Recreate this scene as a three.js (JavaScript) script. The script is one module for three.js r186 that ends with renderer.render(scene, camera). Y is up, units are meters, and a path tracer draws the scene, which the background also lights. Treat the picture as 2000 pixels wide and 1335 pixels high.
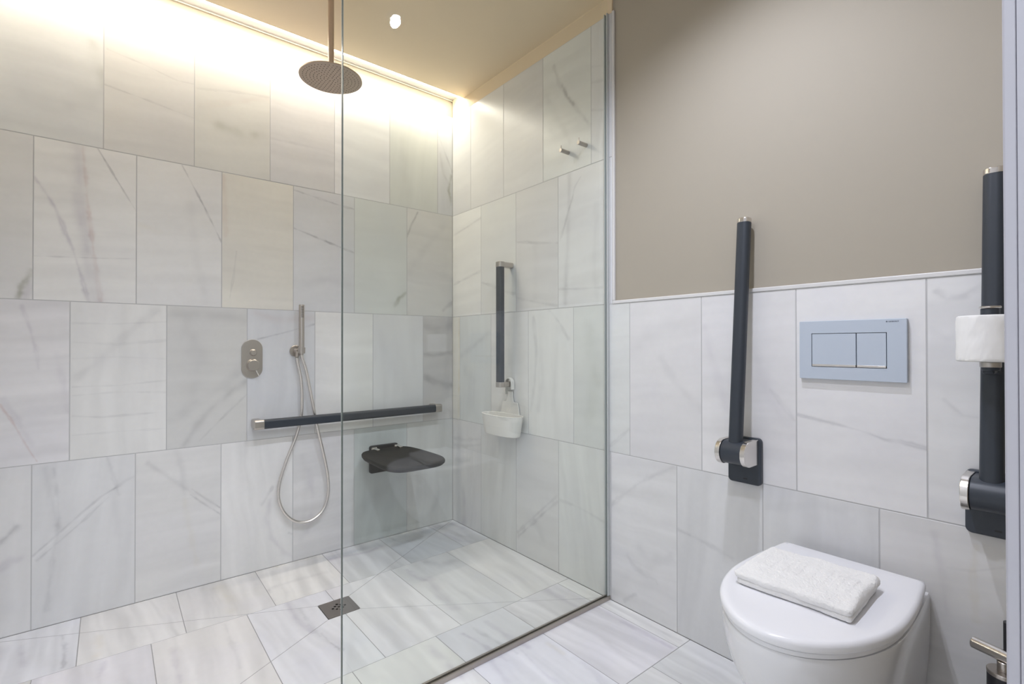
import * as THREE from 'three';
import { RoundedBoxGeometry } from 'three/addons/geometries/RoundedBoxGeometry.js';
import { mergeGeometries, mergeVertices } from 'three/addons/utils/BufferGeometryUtils.js';
import { RectAreaLightUniformsLib } from 'three/addons/lights/RectAreaLightUniformsLib.js';
import { FontLoader } from 'three/addons/loaders/FontLoader.js';
import { TextGeometry } from 'three/addons/geometries/TextGeometry.js';

// World: the shower's inner corner is the origin, the back wall is z = 0 (x < 0), the right wall is x = 0 (z > 0), y up, metres.
const scene = new THREE.Scene();
const renderer = new THREE.WebGLRenderer();
renderer.toneMapping = THREE.LinearToneMapping;
renderer.toneMappingExposure = 1.03;
renderer.shadowMap.enabled = true;
RectAreaLightUniformsLib.init();
scene.background = new THREE.Color(0x000000);

// ---------------------------------------------------------------- camera
const camera = new THREE.PerspectiveCamera(69.403, 2000 / 1335, 0.02, 50);
camera.position.set(-1.5824, 1.0332, 2.4965);
camera.up.set(-0.00325, 1, 0.0055).normalize();
camera.lookAt(-1.5824 + 0.63241, 1.0332 + 0.00633, 2.4965 - 0.77461);

// ---------------------------------------------------------------- light levels (the lamps themselves are built further down)
const LED_COLOR = new THREE.Color().setRGB(1.0, 0.925, 0.80);
const LED_POWER = 62;
const SPOT_COLOR = new THREE.Color().setRGB(0.925, 0.97, 1.13);
const SPOT_POWER = 3.35;
const SPOT2_POWER = 2.8;
const HALL_FILL_COLOR = new THREE.Color().setRGB(0.93, 1.0, 1.06);
const HALL_FILL_POWER = 9.8;

// ---------------------------------------------------------------- helpers
let seed = 12345;
const rnd = () => { seed = (seed * 1664525 + 1013904223) >>> 0; return seed / 4294967296; };
const hash = (x, y, s) => { let h = (x * 374761393 + y * 668265263 + s * 2147483647) | 0; h = Math.imul(h ^ (h >>> 13), 1274126177); h ^= h >>> 16; return (h >>> 0) / 4294967296; };
function noise(x, y, s) {
  const xi = Math.floor(x), yi = Math.floor(y), fx = x - xi, fy = y - yi, u = fx * fx * (3 - 2 * fx), v = fy * fy * (3 - 2 * fy);
  const a = hash(xi, yi, s), b = hash(xi + 1, yi, s), c = hash(xi, yi + 1, s), d = hash(xi + 1, yi + 1, s);
  return (a + (b - a) * u + (c - a) * v + (a - b - c + d) * u * v) * 2 - 1;
}
const fbm = (x, y, s, n = 3) => { let r = 0, a = 0.55; for (let i = 0; i < n; i++) { r += a * noise(x, y, s + i * 17); x *= 2.03; y *= 2.03; a *= 0.5; } return r; };
const used = new Map();
const numbered = (name) => { const n = used.get(name) ?? 0; used.set(name, n + 1); return n ? `${name}_${String(n).padStart(3, '0')}` : name; };
function shade(o) { o.traverse((m) => { if (m.isMesh) { m.castShadow = true; m.receiveShadow = true; } }); return o; }
function tag(o, label, category, group, kind) { o.userData = { label, category }; if (group) o.userData.group = group; if (kind) o.userData.kind = kind; return o; }
function thing(name, label, category, pos = [0, 0, 0], group, kind) {
  const o = new THREE.Group(); o.name = numbered(name); o.position.set(...pos); scene.add(o);
  return tag(o, label, category, group, kind);
}
function part(parent, name, geo, mat, label) {
  const m = new THREE.Mesh(geo, mat); m.name = name; m.castShadow = m.receiveShadow = true;
  if (label) m.userData.label = label;
  parent.add(m); return m;
}
const box = (x0, x1, y0, y1, z0, z1) => new THREE.BoxGeometry(x1 - x0, y1 - y0, z1 - z0).translate((x0 + x1) / 2, (y0 + y1) / 2, (z0 + z1) / 2);
const rbox = (x0, x1, y0, y1, z0, z1, r, n = 3) => new RoundedBoxGeometry(x1 - x0, y1 - y0, z1 - z0, n, r).translate((x0 + x1) / 2, (y0 + y1) / 2, (z0 + z1) / 2);
const clean = (g) => { const h = g.index ? g.toNonIndexed() : g.clone(); for (const k of Object.keys(h.attributes)) if (!['position', 'normal', 'uv'].includes(k)) h.deleteAttribute(k); return h; };
const join = (...gs) => mergeGeometries(gs.map(clean));
// a cylinder from a to b with chamfered rims
function rod(a, b, r0, r1 = r0, seg = 28, ch = Math.min(r0, r1) * 0.12) {
  const A = new THREE.Vector3(...a), B = new THREE.Vector3(...b), L = A.distanceTo(B);
  const g = new THREE.LatheGeometry([[0, 0], [r0 - ch, 0], [r0, ch], [r1, L - ch], [r1 - ch, L], [0, L]].map((p) => new THREE.Vector2(...p)), seg);
  const flat = g.toNonIndexed(); flat.computeVertexNormals();
  const out = creaseNormals(flat, 0.6);
  out.applyQuaternion(new THREE.Quaternion().setFromUnitVectors(new THREE.Vector3(0, 1, 0), B.clone().sub(A).normalize()));
  return out.translate(A.x, A.y, A.z);
}
function creaseNormals(g, angle = 0.6) {   // smooth normals, kept sharp past the angle
  const p = g.attributes.position, n = p.count / 3, fn = [], map = new Map(), key = (i) => `${Math.round(p.getX(i) * 1e5)},${Math.round(p.getY(i) * 1e5)},${Math.round(p.getZ(i) * 1e5)}`;
  const a = new THREE.Vector3(), b = new THREE.Vector3(), c = new THREE.Vector3();
  for (let t = 0; t < n; t++) {
    a.fromBufferAttribute(p, t * 3); b.fromBufferAttribute(p, t * 3 + 1); c.fromBufferAttribute(p, t * 3 + 2);
    const f = b.clone().sub(a).cross(c.clone().sub(a)), area = f.length(); fn.push([area > 1e-14 ? f.divideScalar(area) : new THREE.Vector3(), area]);
    for (let k = 0; k < 3; k++) { const q = key(t * 3 + k); if (!map.has(q)) map.set(q, []); map.get(q).push(t); }
  }
  const cos = Math.cos(angle), out = new Float32Array(p.count * 3), s = new THREE.Vector3();
  for (let i = 0; i < p.count; i++) {
    const me = fn[Math.floor(i / 3)][0]; s.set(0, 0, 0);
    for (const t of map.get(key(i))) if (fn[t][0].dot(me) > cos) s.addScaledVector(fn[t][0], fn[t][1]);
    s.normalize(); out.set([s.x, s.y, s.z], i * 3);
  }
  g.setAttribute('normal', new THREE.BufferAttribute(out, 3)); return g;
}
// lofts a stack of closed rings (arrays of [x, y, z], all of one length); caps both ends
function loft(rings, capA = true, capB = true, crease = 0.7) {
  const v = [], n = rings[0].length, put = (...ps) => ps.forEach((p) => v.push(...p));
  const mid = (r) => r.reduce((s, p) => [s[0] + p[0] / n, s[1] + p[1] / n, s[2] + p[2] / n], [0, 0, 0]);
  for (let i = 0; i + 1 < rings.length; i++) for (let k = 0; k < n; k++) {
    const a = rings[i][k], b = rings[i][(k + 1) % n], c = rings[i + 1][(k + 1) % n], d = rings[i + 1][k];
    put(a, b, c, a, c, d);
  }
  if (capA) { const m = mid(rings[0]); for (let k = 0; k < n; k++) put(m, rings[0][(k + 1) % n], rings[0][k]); }
  if (capB) { const r = rings[rings.length - 1], m = mid(r); for (let k = 0; k < n; k++) put(m, r[k], r[(k + 1) % n]); }
  const g = new THREE.BufferGeometry(); g.setAttribute('position', new THREE.BufferAttribute(new Float32Array(v), 3));
  g.setAttribute('uv', new THREE.BufferAttribute(new Float32Array(v.length / 3 * 2), 2));
  return creaseNormals(g, crease);
}
// a rounded rectangle as a Shape
function rrect(w, h, r, cx = 0, cy = 0) {
  const s = new THREE.Shape(), x = cx - w / 2, y = cy - h / 2;
  s.moveTo(x + r, y); s.lineTo(x + w - r, y); s.absarc(x + w - r, y + r, r, -Math.PI / 2, 0); s.lineTo(x + w, y + h - r); s.absarc(x + w - r, y + h - r, r, 0, Math.PI / 2);
  s.lineTo(x + r, y + h); s.absarc(x + r, y + h - r, r, Math.PI / 2, Math.PI); s.lineTo(x, y + r); s.absarc(x + r, y + r, r, Math.PI, Math.PI * 1.5);
  return s;
}
const extrude = (shape, depth, bevel = 0, seg = 10, bs = 2) => new THREE.ExtrudeGeometry(shape, { depth: depth - 2 * bevel, bevelEnabled: bevel > 0, bevelThickness: bevel, bevelSize: bevel, bevelOffset: -bevel, bevelSegments: bs, curveSegments: seg }).translate(0, 0, bevel);
// from a shape drawn in (z, y) and extruded out of the right wall towards -x
const outOfRight = (g) => g.applyMatrix4(new THREE.Matrix4().set(0, 0, -1, 0, 0, 1, 0, 0, 1, 0, 0, 0, 0, 0, 0, 1));

// ---------------------------------------------------------------- plain materials
const mat = (r, g, b, rough, metal = 0, extra = {}) => new THREE.MeshPhysicalMaterial({ color: new THREE.Color().setRGB(r, g, b), roughness: rough, metalness: metal, ...extra });
function grainTexture(size, fn, srgb) {
  const d = new Uint8Array(size * size * 4);
  for (let y = 0; y < size; y++) for (let x = 0; x < size; x++) { const c = fn(x, y); d.set([c, c, c, 255], (y * size + x) * 4); }
  const t = new THREE.DataTexture(d, size, size); t.magFilter = THREE.LinearFilter; t.minFilter = THREE.LinearFilter; t.wrapS = t.wrapT = THREE.RepeatWrapping;
  if (srgb) t.colorSpace = THREE.SRGBColorSpace;
  t.needsUpdate = true; return t;
}
const plasterBump = grainTexture(256, (x, y) => 128 + 90 * hash(x, y, 5) - 45 + 30 * noise(x / 4, y / 4, 6));
const M = {
  paint: mat(0.405, 0.365, 0.298, 0.75, 0, { bumpMap: plasterBump, bumpScale: 0.0002 }),
  ceiling: mat(0.77, 0.635, 0.455, 0.8),
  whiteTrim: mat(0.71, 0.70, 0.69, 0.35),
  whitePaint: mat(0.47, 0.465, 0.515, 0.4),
  grout: mat(0.53, 0.525, 0.525, 0.85),
  floorGrout: mat(0.36, 0.355, 0.36, 0.85),
  steel: mat(0.52, 0.485, 0.45, 0.3, 1),
  steelDull: mat(0.46, 0.42, 0.385, 0.38, 1),
  showerMetal: mat(0.60, 0.50, 0.42, 0.5, 1),
  channel: mat(0.52, 0.54, 0.54, 0.35),
  edgeGlint: mat(0.55, 0.62, 0.60, 0.5),  // pale tone for the glint painted on the glass edge
  steelBright: mat(0.74, 0.71, 0.68, 0.2, 1),
  darkBar: mat(0.033, 0.040, 0.052, 0.42),
  darkPlate: mat(0.036, 0.044, 0.058, 0.36),
  black: mat(0.022, 0.022, 0.026, 0.38),
  blackSeat: mat(0.008, 0.0075, 0.008, 0.7),
  ceramic: mat(0.84, 0.84, 0.86, 0.12, 0, { clearcoat: 0.6, clearcoatRoughness: 0.05 }),
  lid: mat(0.89, 0.89, 0.92, 0.22),
  plasticWhite: mat(0.80, 0.78, 0.74, 0.45),
  flush: mat(0.52, 0.58, 0.665, 0.38),
  gap: mat(0.05, 0.05, 0.06, 0.6),
  glass: new THREE.MeshPhysicalMaterial({ color: new THREE.Color().setRGB(0.975, 0.992, 0.984), transmission: 1, thickness: 0, roughness: 0, ior: 1.5 }),
  glassEdge: mat(0.09, 0.11, 0.10, 0.2, 0),
  paper: mat(0.86, 0.85, 0.83, 0.95),
};

// ---------------------------------------------------------------- marble: the stone's own colour, veins and streaks, laid out in metres on each surface
// vein: [kind, width, strength, u0, v0, u1, v1, ...]; it stays inside the tile that its middle lies on
const VEIN_TONE = { g: [0.76, 0.76, 0.77], d: [0.66, 0.66, 0.67], p: [0.76, 0.74, 0.79], r: [0.86, 0.75, 0.73], o: [0.64, 0.65, 0.59], l: [1.07, 1.07, 1.07], y: [0.93, 0.89, 0.79] };
const VEINS_BACK = [
  ["p", 0.0275, 0.5, -1.677, 1.825, -1.669, 1.569, -1.646, 1.376, -1.621, 1.204],
  ["r", 0.0087, 0.5, -1.665, 1.829, -1.653, 1.651, -1.634, 1.437, -1.608, 1.205],
  ["p", 0.0084, 0.7, -1.795, 1.65, -1.743, 1.556, -1.693, 1.41, -1.656, 1.257, -1.644, 1.201],
  ["g", 0.0028, 0.75, -1.796, 1.361, -1.707, 1.367, -1.604, 1.373, -1.499, 1.383],
  ["d", 0.0034, 0.8, -1.62, 1.801, -1.566, 1.699, -1.499, 1.575],
  ["d", 0.0041, 0.8, -1.345, 1.796, -1.263, 1.631, -1.199, 1.49],
  ["g", 0.0244, 0.2, -1.315, 1.632, -1.29, 1.416, -1.258, 1.225],
  ["y", 0.0153, 0.25, -1.484, 1.519, -1.425, 1.503],
  ["g", 0.0043, 0.4, -1.14, 1.456, -1.152, 1.34, -1.166, 1.243],
  ["r", 0.015, 0.35, -1.193, 1.779, -1.185, 1.519],
  ["d", 0.0053, 0.55, -0.897, 1.781, -0.786, 1.763, -0.663, 1.744, -0.599, 1.739],
  ["d", 0.0066, 0.8, -0.896, 1.597, -0.761, 1.558, -0.599, 1.513],
  ["g", 0.0256, 0.2, -0.882, 1.315, -0.735, 1.364, -0.604, 1.335],
  ["o", 0.0147, 0.8, -0.304, 1.323, -0.345, 1.292, -0.369, 1.246],
  ["d", 0.0067, 0.7, -0.298, 1.637, -0.27, 1.71, -0.231, 1.786],
  ["g", 0.0284, 0.2, -0.283, 1.445, -0.152, 1.634, -0.05, 1.738],
  ["g", 0.0131, 0.7, -0.064, 1.237, -0.036, 1.262, 0.0, 1.285],
  ["o", 0.0125, 0.9, -1.799, 1.303, -1.817, 1.268, -1.83, 1.244, -1.834, 1.202],
  ["p", 0.0188, 0.5, -1.801, 1.256, -1.817, 1.223, -1.82, 1.203],
  ["o", 0.0252, 0.3, -1.637, 2.209, -1.614, 2.118, -1.601, 2.052],
  ["g", 0.0507, 0.22, -1.806, 1.937, -1.724, 1.925, -1.606, 2.001],
  ["g", 0.004, 0.5, -1.592, 2.196, -1.478, 2.177, -1.364, 2.149, -1.304, 2.154],
  ["g", 0.0039, 0.55, -1.597, 2.054, -1.461, 2.034, -1.299, 2.007],
  ["g", 0.0055, 0.4, -1.292, 2.14, -1.166, 2.168, -1.006, 2.193],
  ["r", 0.0176, 0.2, -1.273, 2.073, -1.166, 2.117, -1.019, 2.187],
  ["o", 0.0356, 0.35, -1.206, 2.003, -1.125, 1.986, -1.041, 2.014],
  ["g", 0.0075, 0.3, -0.997, 2.002, -0.835, 2.007, -0.698, 2.003],
  ["g", 0.0083, 0.6, -0.091, 2.247, -0.049, 2.162, 0.0, 2.064],
  ["o", 0.0133, 0.8, -0.007, 2.035, -0.025, 1.955, -0.011, 1.866],
  ["g", 0.0098, 0.4, -0.084, 2.153, -0.063, 2.037, -0.021, 1.986],
  ["g", 0.0423, 0.15, -0.345, 2.231, -0.314, 2.04, -0.283, 1.875],
  ["r", 0.0047, 0.75, -1.88, 0.824, -1.848, 0.758, -1.822, 0.694, -1.804, 0.651, -1.785, 0.611],
  ["p", 0.0124, 0.3, -1.874, 0.842, -1.842, 0.776, -1.799, 0.669],
  ["p", 0.0079, 0.4, -1.827, 1.178, -1.81, 1.116, -1.792, 1.032, -1.782, 0.948],
  ["p", 0.0165, 0.3, -1.734, 1.004, -1.713, 0.888, -1.7, 0.791],
  ["g", 0.02, 0.35, -1.677, 0.915, -1.602, 0.982, -1.524, 1.083, -1.433, 1.179],
  ["g", 0.0039, 0.3, -1.689, 1.119, -1.572, 1.118, -1.396, 1.132],
  ["g", 0.0047, 0.3, -1.689, 1.046, -1.556, 1.038, -1.396, 1.055],
  ["g", 0.0036, 0.25, -1.689, 0.984, -1.556, 0.989, -1.396, 0.978],
  ["g", 0.0043, 0.35, -1.688, 0.877, -1.555, 0.876, -1.396, 0.889],
  ["g", 0.0036, 0.3, -1.688, 0.844, -1.555, 0.85, -1.396, 0.84],
  ["g", 0.0042, 0.4, -1.688, 0.767, -1.602, 0.755, -1.395, 0.759],
  ["g", 0.0036, 0.25, -1.688, 0.694, -1.555, 0.694, -1.395, 0.689],
  ["g", 0.0287, 0.35, -1.388, 0.723, -1.326, 0.76, -1.261, 0.799, -1.183, 0.866, -1.098, 0.945],
  ["g", 0.0207, 0.5, -1.334, 0.613, -1.289, 0.691, -1.241, 0.753, -1.163, 0.826, -1.098, 0.875],
  ["d", 0.0063, 0.4, -1.279, 0.624, -1.203, 0.705, -1.098, 0.81],
  ["g", 0.0411, 0.3, -1.363, 1.171, -1.262, 1.171, -1.123, 1.147],
  ["g", 0.0492, 0.22, -1.317, 1.108, -1.261, 0.932, -1.335, 0.804],
  ["g", 0.0052, 0.75, -1.052, 1.062, -0.928, 1.097, -0.795, 1.139],
  ["r", 0.0279, 0.25, -1.061, 1.184, -0.973, 1.151, -0.805, 1.169],
  ["g", 0.0461, 0.12, -0.464, 1.099, -0.405, 0.961, -0.314, 0.789],
  ["g", 0.0445, 0.6, -0.192, 1.155, -0.119, 1.133, -0.0, 1.16],
  ["d", 0.0159, 0.55, -0.192, 0.986, -0.119, 0.973, -0.0, 0.99],
  ["d", 0.0286, 0.6, -0.192, 0.855, -0.119, 0.822, -0.0, 0.795],
  ["g", 0.0264, 0.4, -0.192, 0.753, -0.0, 0.765],
  ["l", 0.0394, 0.6, -0.136, 1.08, -0.014, 1.081],
  ["d", 0.0139, 0.55, -1.878, 0.34, -1.861, 0.354, -1.84, 0.382],
  ["p", 0.0187, 0.45, -1.878, 0.246, -1.853, 0.266, -1.827, 0.268],
  ["g", 0.0055, 0.6, -1.795, 0.269, -1.732, 0.328, -1.66, 0.398, -1.601, 0.449, -1.562, 0.473],
  ["g", 0.0052, 0.5, -1.784, 0.249, -1.718, 0.309, -1.653, 0.369, -1.582, 0.441],
  ["l", 0.0043, 0.5, -1.792, 0.261, -1.66, 0.384, -1.577, 0.46],
  ["g", 0.01, 0.4, -1.74, 0.576, -1.73, 0.489, -1.724, 0.393, -1.729, 0.327, -1.743, 0.245, -1.751, 0.135, -1.756, 0.061],
  ["g", 0.018, 0.3, -1.763, 0.58, -1.746, 0.473, -1.729, 0.346],
  ["g", 0.0089, 0.4, -1.593, 0.623, -1.567, 0.519, -1.551, 0.445],
  ["g", 0.0073, 0.45, -1.566, 0.468, -1.53, 0.496, -1.503, 0.508],
  ["g", 0.0216, 0.2, -1.577, 0.46, -1.557, 0.396, -1.553, 0.294],
  ["d", 0.0062, 0.6, -1.306, 0.42, -1.26, 0.374, -1.198, 0.317],
  ["d", 0.0062, 0.6, -1.312, 0.399, -1.26, 0.347, -1.198, 0.29],
  ["g", 0.0139, 0.4, -1.456, 0.552, -1.405, 0.502, -1.352, 0.45, -1.297, 0.397],
  ["g", 0.0179, 0.3, -1.361, 0.591, -1.343, 0.502, -1.334, 0.404],
  ["y", 0.0162, 0.25, -1.334, 0.382, -1.311, 0.236, -1.287, 0.099],
  ["g", 0.0092, 0.5, -1.033, 0.299, -1.005, 0.341, -0.989, 0.369],
  ["p", 0.0163, 0.35, -0.998, 0.316, -1.011, 0.235, -0.993, 0.136, -0.937, 0.054, -0.898, 0.025],
  ["d", 0.0072, 0.5, -0.915, 0.141, -0.903, 0.133],
  ["p", 0.02, 0.3, -0.821, 0.418, -0.803, 0.264, -0.832, 0.121],
  ["g", 0.0247, 0.2, -0.857, 0.498, -0.833, 0.345, -0.856, 0.077],
  ["g", 0.0511, 0.25, -0.576, 0.166, -0.463, 0.251, -0.329, 0.31],
  ["g", 0.0313, 0.25, -0.282, 0.103, -0.185, 0.024, -0.078, 0.178],
];
const VEINS_RIGHT = [
  ["g", 0.014, 0.5, 0.866, 2.314, 0.899, 2.218, 0.951, 2.139, 1.034, 2.036, 1.084, 1.974],
  ["d", 0.0112, 0.7, 0.919, 2.203, 0.951, 2.144, 0.988, 2.095],
  ["g", 0.0254, 0.3, 0.811, 2.199, 0.859, 2.116, 0.918, 2.024, 0.963, 1.94],
  ["g", 0.028, 0.2, 0.841, 2.027, 0.925, 1.93, 1.018, 1.844],
  ["g", 0.0076, 0.4, 1.099, 2.212, 1.141, 2.198, 1.184, 2.191],
  ["g", 0.0074, 0.3, 1.098, 2.147, 1.184, 2.124],
  ["g", 0.0049, 0.35, 1.095, 2.03, 1.184, 1.998],
  ["g", 0.0079, 0.55, 0.011, 1.686, 0.152, 1.708, 0.288, 1.734],
  ["g", 0.0078, 0.55, 0.017, 1.393, 0.152, 1.418, 0.287, 1.441],
  ["g", 0.0085, 0.55, 0.292, 1.378, 0.395, 1.349, 0.474, 1.317, 0.583, 1.292],
  ["g", 0.0066, 0.6, 0.592, 1.552, 0.752, 1.521, 0.888, 1.499],
  ["g", 0.009, 0.5, 0.595, 1.271, 0.744, 1.238, 0.887, 1.212],
  ["g", 0.024, 0.15, 0.734, 1.509, 0.741, 1.385, 0.733, 1.263],
  ["g", 0.0053, 0.5, 0.981, 1.685, 0.994, 1.727, 1.03, 1.763],
  ["g", 0.0068, 0.65, 0.904, 1.506, 0.937, 1.581, 0.962, 1.644, 0.987, 1.695],
  ["g", 0.019, 0.5, 0.963, 1.815, 0.956, 1.588, 0.946, 1.384, 0.936, 1.22],
  ["g", 0.0174, 0.2, 1.12, 1.621, 1.105, 1.408, 1.119, 1.212],
  ["g", 0.0047, 0.45, 0.897, 1.288, 1.017, 1.279, 1.176, 1.271],
  ["g", 0.0268, 0.4, 0.088, 0.97, 0.193, 1.015, 0.362, 1.098],
  ["y", 0.0101, 0.6, 0.072, 1.194, 0.072, 0.895, 0.061, 0.619],
  ["g", 0.0531, 0.25, 0.115, 0.897, 0.218, 0.843, 0.193, 0.668],
  ["g", 0.012, 0.5, 0.722, 1.165, 0.744, 1.017, 0.729, 0.845, 0.699, 0.72],
  ["g", 0.0109, 0.6, 0.829, 1.199, 0.89, 1.146, 0.929, 1.099, 0.954, 1.064],
  ["g", 0.0175, 0.25, 0.769, 1.018, 0.787, 0.873, 0.751, 0.725],
  ["g", 0.0224, 0.2, 0.89, 1.111, 0.873, 0.924, 0.856, 0.735],
  ["g", 0.0262, 0.25, 0.517, 1.122, 0.55, 0.912, 0.578, 0.707],
  ["o", 0.0441, 0.2, 1.076, 1.106, 1.118, 0.89, 1.075, 0.714],
  ["g", 0.0071, 0.5, 1.117, 0.58, 1.199, 0.629, 1.283, 0.702],
  ["g", 0.0118, 0.5, 0.011, 0.484, 0.141, 0.494, 0.282, 0.517],
  ["g", 0.0118, 0.5, 0.011, 0.444, 0.141, 0.456, 0.282, 0.486],
  ["p", 0.0279, 0.4, 0.114, 0.19, 0.13, 0.076, 0.114, -0.016],
  ["g", 0.0089, 0.6, 0.605, 0.078, 0.713, 0.174, 0.786, 0.24, 0.882, 0.319],
  ["g", 0.0091, 0.5, 0.605, 0.103, 0.75, 0.233, 0.882, 0.347],
  ["g", 0.0272, 0.3, 0.683, 0.183, 0.75, 0.184, 0.785, 0.127],
  ["g", 0.0079, 0.35, 0.895, 0.334, 1.014, 0.329, 1.174, 0.302],
  ["g", 0.0109, 0.45, 1.19, 0.378, 1.25, 0.433, 1.335, 0.505, 1.486, 0.596],
  ["g", 0.0131, 0.4, 1.274, 0.204, 1.31, 0.166, 1.358, 0.159, 1.403, 0.16, 1.412, 0.145],
  ["g", 0.0301, 0.3, 1.335, 0.253, 1.381, 0.21, 1.468, 0.268],
  ["g", 0.0092, 0.4, 1.261, 0.024, 1.286, 0.048, 1.315, 0.069],
  ["g", 0.0365, 0.2, 1.21, 0.049, 1.286, 0.138, 1.447, 0.139],
  ["g", 0.009, 0.45, 1.5, 0.371, 1.57, 0.363, 1.644, 0.348, 1.697, 0.335],
  ["l", 0.0336, 0.15, 1.627, 0.519, 1.589, 0.387, 1.55, 0.25],
  ["g", 0.017, 0.15, 1.811, 0.531, 1.954, 0.574, 2.088, 0.587],
  ["g", 0.0055, 0.65, 1.9, 0.826, 1.981, 0.814, 2.054, 0.801, 2.111, 0.784, 2.144, 0.784, 2.197, 0.774],
  ["g", 0.0489, 0.2, 1.294, 1.0, 1.428, 1.096, 1.588, 1.163],
  ["g", 0.0193, 0.25, 1.428, 0.983, 1.512, 0.875, 1.587, 0.809],
  ["p", 0.0211, 0.2, 1.601, 1.092, 1.646, 0.935, 1.681, 0.819],
  ["p", 0.025, 0.2, 1.766, 1.022, 1.813, 0.895, 1.886, 0.763],
  ["g", 0.0075, 0.35, 1.82, 0.896, 1.857, 0.852, 1.889, 0.809],
  ["g", 0.0095, 0.5, 2.217, 1.163, 2.236, 1.143, 2.269, 1.153, 2.291, 1.169],
  ["g", 0.0064, 0.45, 2.23, 0.899, 2.263, 0.865, 2.29, 0.862],
  ["g", 0.0174, 0.25, 2.205, 1.075, 2.236, 1.049, 2.282, 1.073],
  ["p", 0.0102, 0.3, 2.209, 0.568, 2.223, 0.485, 2.232, 0.376],
  ["y", 0.0086, 0.4, 2.284, 0.56, 2.28, 0.481, 2.285, 0.387],
  ["g", 0.0032, 0.25, 2.233, 0.491, 2.279, 0.498, 2.331, 0.525],
];
const VEINS_FLOOR = [
  ["g", 0.0094, 0.8, -1.708, 0.112, -1.696, 0.236, -1.693, 0.349],
  ["p", 0.0134, 0.4, -1.815, 0.102, -1.794, 0.26],
  ["y", 0.0215, 0.3, -1.604, 0.197, -1.609, 0.343],
  ["p", 0.0133, 0.4, -1.601, 0.475, -1.596, 0.435, -1.589, 0.394],
  ["y", 0.0417, 0.35, -1.21, 0.061, -1.209, 0.174, -1.208, 0.301],
  ["g", 0.0114, 0.7, -1.056, 0.216, -1.062, 0.294, -1.066, 0.358],
  ["l", 0.0164, 0.5, -1.379, 0.496, -1.376, 0.602, -1.369, 0.702],
  ["p", 0.0134, 0.45, -1.409, 0.442, -1.41, 0.574, -1.409, 0.669],
  ["g", 0.0113, 0.35, -1.243, 0.388, -1.247, 0.529, -1.25, 0.705],
  ["g", 0.019, 0.3, -1.241, 0.007, -1.245, 0.144],
  ["p", 0.0158, 0.6, -1.021, 0.379, -1.026, 0.521, -1.008, 0.645],
  ["g", 0.0122, 0.55, -0.996, 0.45, -0.994, 0.57, -0.994, 0.688],
  ["d", 0.0097, 0.75, -0.984, 0.673, -0.979, 0.749, -0.964, 0.821],
  ["y", 0.0312, 0.25, -0.972, 0.003, -0.857, 0.004, -0.769, 0.032],
  ["g", 0.0204, 0.3, -1.04, 0.2, -0.935, 0.197, -0.804, 0.208],
  ["p", 0.0208, 0.7, -0.752, 0.09, -0.715, 0.091, -0.57, 0.117, -0.493, 0.098],
  ["g", 0.0342, 0.6, -0.5, 0.143, -0.347, 0.124, -0.252, 0.12],
  ["g", 0.0402, 0.4, -0.481, 0.221, -0.421, 0.347],
  ["p", 0.022, 0.5, -0.168, 0.084, -0.137, 0.296, -0.096, 0.356],
  ["p", 0.0267, 0.45, -0.17, 0.032, -0.046, 0.05, -0.025, 0.151],
  ["g", 0.0124, 0.4, -0.135, 0.14, -0.075, 0.302],
  ["g", 0.0393, 0.65, -0.393, 0.294, -0.407, 0.396, -0.364, 0.466, -0.284, 0.475],
  ["p", 0.0186, 0.6, -0.511, 0.415, -0.511, 0.513, -0.497, 0.556],
  ["p", 0.0297, 0.5, -0.467, 0.549, -0.514, 0.716, -0.514, 0.795, -0.511, 0.848],
  ["p", 0.0247, 0.35, -0.54, 0.799, -0.549, 0.888, -0.546, 0.936],
  ["l", 0.0212, 0.25, -0.809, 0.527, -0.808, 0.677, -0.806, 0.851],
  ["g", 0.0216, 0.25, -0.651, 0.708, -0.622, 0.781, -0.595, 0.851],
  ["p", 0.0241, 0.55, -0.723, 0.996, -0.726, 1.101, -0.728, 1.196],
  ["p", 0.0111, 0.7, -0.592, 1.006, -0.576, 1.124, -0.57, 1.229],
  ["g", 0.0112, 0.6, -0.545, 1.003, -0.53, 1.136, -0.518, 1.219],
  ["p", 0.0148, 0.5, -0.483, 0.997, -0.481, 1.117, -0.468, 1.213],
  ["g", 0.0155, 0.45, -0.359, 0.997, -0.365, 1.094],
  ["p", 0.0185, 0.5, -0.141, 0.937, -0.147, 1.096, -0.143, 1.174],
  ["g", 0.0153, 0.55, -0.066, 0.97, -0.079, 1.073, -0.059, 1.153],
  ["p", 0.0135, 0.6, -0.088, 1.205, -0.092, 1.378, -0.09, 1.53],
  ["g", 0.0069, 0.3, -0.035, 1.213, -0.038, 1.362, -0.029, 1.527],
  ["g", 0.0161, 0.3, -0.238, 1.211, -0.237, 1.357, -0.263, 1.546],
  ["p", 0.0181, 0.3, -0.354, 1.221, -0.376, 1.388, -0.4, 1.495],
  ["p", 0.0102, 0.4, -0.496, 1.219, -0.514, 1.34, -0.518, 1.413],
  ["y", 0.0124, 0.3, -0.399, 1.243, -0.399, 1.317],
  ["g", 0.0117, 0.25, -0.409, 1.502, -0.388, 1.443, -0.392, 1.357],
  ["p", 0.0142, 0.35, -0.609, 1.197, -0.632, 1.305],
  ["g", 0.0198, 0.25, -0.946, 0.92, -0.948, 1.046],
  ["g", 0.0284, 0.2, -1.089, 0.803, -1.095, 0.926],
];

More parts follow.
